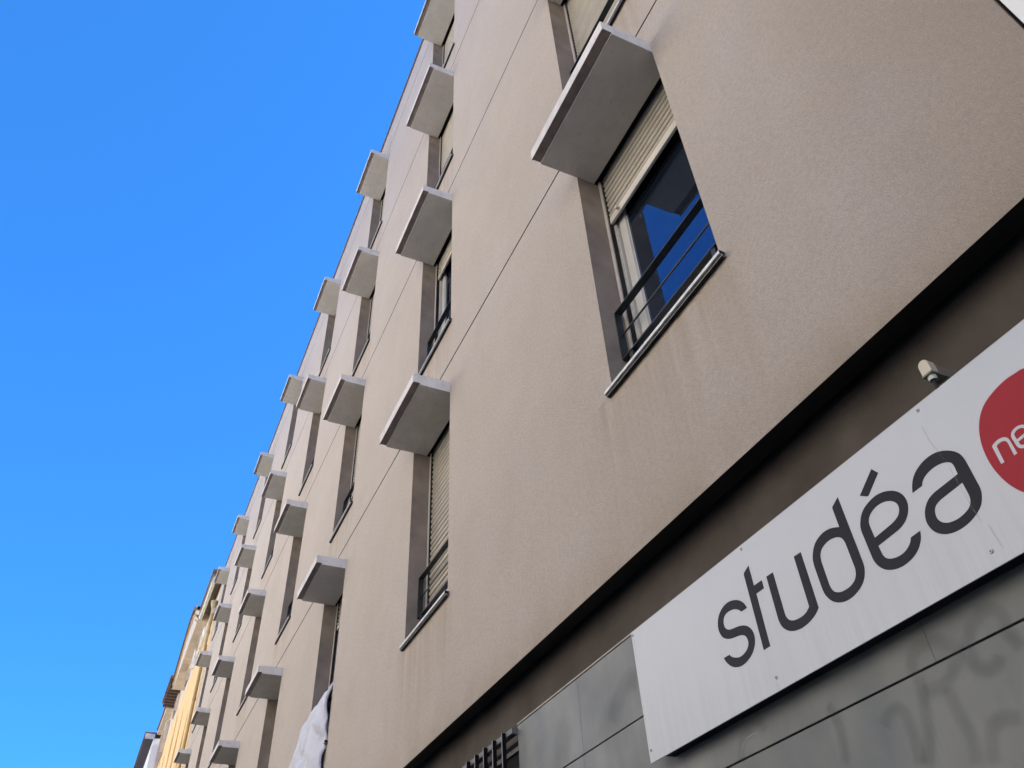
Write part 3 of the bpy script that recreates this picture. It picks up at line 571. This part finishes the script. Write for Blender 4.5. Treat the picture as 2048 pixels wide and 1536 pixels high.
q = MB(); q.box(X0+0.01, X1, -8, -0.01, 12.35, 13.72); q.build("frieze_wall", M_CREAM, yb, YL)
q = MB(); q.prof([(-0.009, 12.30), (0.09, 12.34), (0.12, 12.46), (0.05, 12.52), (-0.009, 12.54)], X0, 30.2); q.build("string_course", M_CREAM, yb, YL)
# loggia eave at the near end: soffit, gutter, roof edge
q = MB(); q.box(X0+0.02, 30.3, -0.008, 0.34, 13.62, 13.72); q.build("eave_soffit", simple("brown_soffit", (0.26, 0.20, 0.17), 0.85), yb, YL)
q = MB(); q.prof([(0.22, 13.36), (0.31, 13.36), (0.33, 13.46), (0.31, 13.62), (0.22, 13.62)], X0+0.03, 30.3); q.build("gutter", M_MINT, yb, YL)
q = MB(); q.box(X0, 29.3, -8, 0.37, 13.73, 13.90); q.build("roof_edge", M_TILE, yb, YL, 0.02)
# baluster-like drain hopper and pipe
prof = [(0.04, 11.2), (0.045, 11.6), (0.07, 11.7), (0.045, 11.8), (0.06, 12.0), (0.07, 12.15), (0.05, 12.3), (0.06, 12.5), (0.11, 12.68), (0.115, 12.78)]
q = MB()
for (ra, za), (rb, zb_) in zip(prof, prof[1:]): q.tube((26.56, 0.10, za), (26.56, 0.10, zb_), ra, 14, 0, rb)
q.build("rainwater_hopper", simple("hopper_cream", (0.42, 0.33, 0.17), 0.6), yb, YL)
q = MB(); q.tube((26.52, 0.085, -1.5), (26.52, 0.085, 11.25), 0.05, 14)
for z in (3.2, 6.4, 7.9, 9.5): q.tube((26.52, 0.085, z), (26.52, 0.085, z+0.07), 0.062, 14)
q.build("drainpipe", M_PIPE, yb, YL, smooth=True)
# curved gable
def gable(x): 
    t = (x-29.4)/(36.2-29.4)
    return 13.75+1.25*math.sin(math.pi*min(1, max(0, t)))**1.3
top = [(29.4+6.8*k/24, gable(29.4+6.8*k/24)) for k in range(25)]
plate("gable", [[(29.4, 13.3)]+top+[(36.2, 13.3)]], -0.02, 0.36, M_CREAM, yb, YL)
q = MB()
for (xa, za), (xb, zb_) in zip(top, top[1:]):
    q.face([(xa, -0.1, za+0.002), (xb, -0.1, zb_+0.002), (xb, 0.46, zb_+0.002), (xa, 0.46, za+0.002)])
    q.face([(xa, -0.1, za+0.12), (xb, -0.1, zb_+0.12), (xb, 0.46, zb_+0.12), (xa, 0.46, za+0.12)])
    q.face([(xa, 0.46, za+0.002), (xb, 0.46, zb_+0.002), (xb, 0.46, zb_+0.12), (xa, 0.46, za+0.12)])
q.build("gable_coping", M_TILE, yb, YL)
for dz, w, y in ((0.22, 0.07, 0.42), (0.42, 0.04, 0.39)):
    q = MB()
    for (xa, za), (xb, zb_) in zip(top, top[1:]):
        a0, a1, b0, b1 = za-dz-w, za-dz, zb_-dz-w, zb_-dz
        q.face([(xa, y, a0), (xb, y, b0), (xb, y, b1), (xa, y, a1)]); q.face([(xa, 0.361, a0), (xb, 0.361, b0), (xb, y, b0), (xa, y, a0)])
        q.face([(xa, 0.361, a1), (xb, 0.361, b1), (xb, y, b1), (xa, y, a1)])
    q.build("gable_moulding", M_PIPE if w > 0.05 else M_CREAM, yb, YL)
M_AWIN = simple("attic_glass", (0.05, 0.045, 0.045), 0.3)
for xa in (30.6, 33.4, 36.8):
    q = MB(); q.box(xa, xa+0.9, -0.009, 0.02, 12.75, 13.25); w_ = q.build("attic_window", M_AWIN, yb, YL)
    q = MB(); q.box(xa-0.12, xa, -0.009, 0.07, 12.65, 13.35); q.box(xa+0.9, xa+1.02, -0.009, 0.07, 12.65, 13.35); q.box(xa, xa+0.9, -0.009, 0.07, 13.25, 13.35)
    link("window_surround", q.mesh("window_surround", M_CREAM), w_)
q = MB(); 
for x in (29.5, 36.0): q.tube((x, 0.2, 13.9), (x, 0.2, 14.25), 0.14, 10, 0, 0.05)
q.build("finial", M_CREAM, yb, YL)
q = MB(); q.box(36.3, 39.3, -0.5, 0.55, 13.78, 13.92); q.build("eave_board", M_TILE, yb, YL, 0.01)
q = MB(); x = 36.35
while x < 39.2: q.box(x, x+0.14, 0.0, 0.50, 13.52, 13.775); x += 0.36
q.build("eave_brackets", M_BRK, yb, YL, 0.01)
q = MB(); q.box(39.35, X1, -8, 0.30, 13.60, 13.80); q.build("cornice", M_CREAM, yb, YL, 0.01)
q = MB(); q.box(39.3, X1, -8, 0.36, 13.801, 13.86); q.build("cornice_tiles", M_TILE, yb, YL)
for xa, xb in ((39.9, 42.3),):
    q = MB(); q.box(xa, xa+0.12, 0.001, 0.14, 11.9, 13.3); q.box(xb-0.12, xb, 0.001, 0.14, 11.9, 13.3)
    q.box(xa+0.12, xb-0.12, 0.001, 0.14, 13.18, 13.3); q.build("window_surround", M_CREAM, yb, YL, 0.01)
    q = MB(); q.box(xa+0.12, xb-0.12, -0.009, 0.03, 11.9, 13.18); q.build("window_panel", simple("shadowed_panel", (0.22, 0.16, 0.14), 0.8), yb, YL)

# ================= white building with dark eaves, farthest ==============
wb = tag(empty("eaved_building", (50, -4, 0)), "distant white building with a wide dark overhanging eave", "building")
WL = (-50, 4, EYE)
q = MB(); q.box(43.05, 60, -8, 0.40, -EYE, 13.45); q.build("wall", simple("chalk_render", (0.62, 0.62, 0.66), 0.85, 0, 0.2, 0.06, 2), wb, WL)
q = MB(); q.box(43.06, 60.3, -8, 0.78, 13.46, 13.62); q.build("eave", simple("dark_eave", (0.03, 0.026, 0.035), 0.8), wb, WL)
q = MB(); q.box(43.0, 60.3, 0.0, 0.84, 13.622, 13.70); q.build("roof_tiles", M_TILE, wb, WL)
q = MB(); q.box(42.99, 43.05, 0.37, 0.80, 13.40, 13.62); q.build("barge_board", simple("grey_board", (0.45, 0.45, 0.48), 0.7), wb, WL)
q = MB(); q.box(43.02, 46, 0.401, 0.46, 11.9, 12.05); q.build("ledge", M_CREAM, wb, WL)

# ================= the other side of the street (out of view; tones and distances set for the light they bounce) =====
M_OPW = simple("opposite_white", (0.84, 0.82, 0.78), 0.9, 0, 0.2, 0.05, 0.6)
M_OPB = simple("opposite_cream", (0.75, 0.70, 0.63), 0.9, 0, 0.2, 0.08, 0.6)
M_OPG = simple("opposite_glass", (0.05, 0.06, 0.07), 0.15, 0, 0.5, 0.1)
M_OPS = simple("opposite_shutter", (0.30, 0.34, 0.30), 0.7)
m = MB(); m.box(0, 1.0, -0.05, -0.002, 0, 1.7); me_ow = m.mesh("window", M_OPG)
m = MB(); m.box(-0.52, -0.02, -0.08, -0.04, 0, 1.7); me_os = m.mesh("shutter", M_OPS)
for i, (xa, xb, h, mt, lab) in enumerate(((-30, -6, 14.6, M_OPB, "dusty cream house across the street, behind the viewer"),
                                      (-5.9, 11.9, 15.2, M_OPB, "dusty cream house across the street facing the sign"),
                                      (12.0, 40, 16.4, M_OPW, "chalk-white house across the street facing the far windows"),
                                      (40.1, 75, 16.0, M_OPW, "chalk-white house across the street near the eaved building"))):
    ob = tag(empty("opposite_house", ((xa+xb)/2, 15, 0)), lab, "house", "houses across the street")
    OL = (-(xa+xb)/2, -15, EYE)
    F = 12.6 if i < 2 else 9.8  # far houses set nearer to throw more light on the far bays
    q = MB(); q.box(xa, xb, F, 20, -EYE, h-EYE); q.build("wall", mt, ob, OL)
    q = MB(); q.box(xa, xb, F-0.35, 20, h-EYE+0.002, h-EYE+0.25); q.build("roof_edge", M_TILE, ob, OL)
    x = xa+1.4
    while x < xb-2:
        for z in (1.6, 4.6, 7.6, 10.5):
            w = link("window", me_ow, ob, (x+OL[0], F-15, z+EYE))
            link("shutter", me_os, w); link("shutter", me_os, w, (1.54, 0, 0))
        x += 3.6
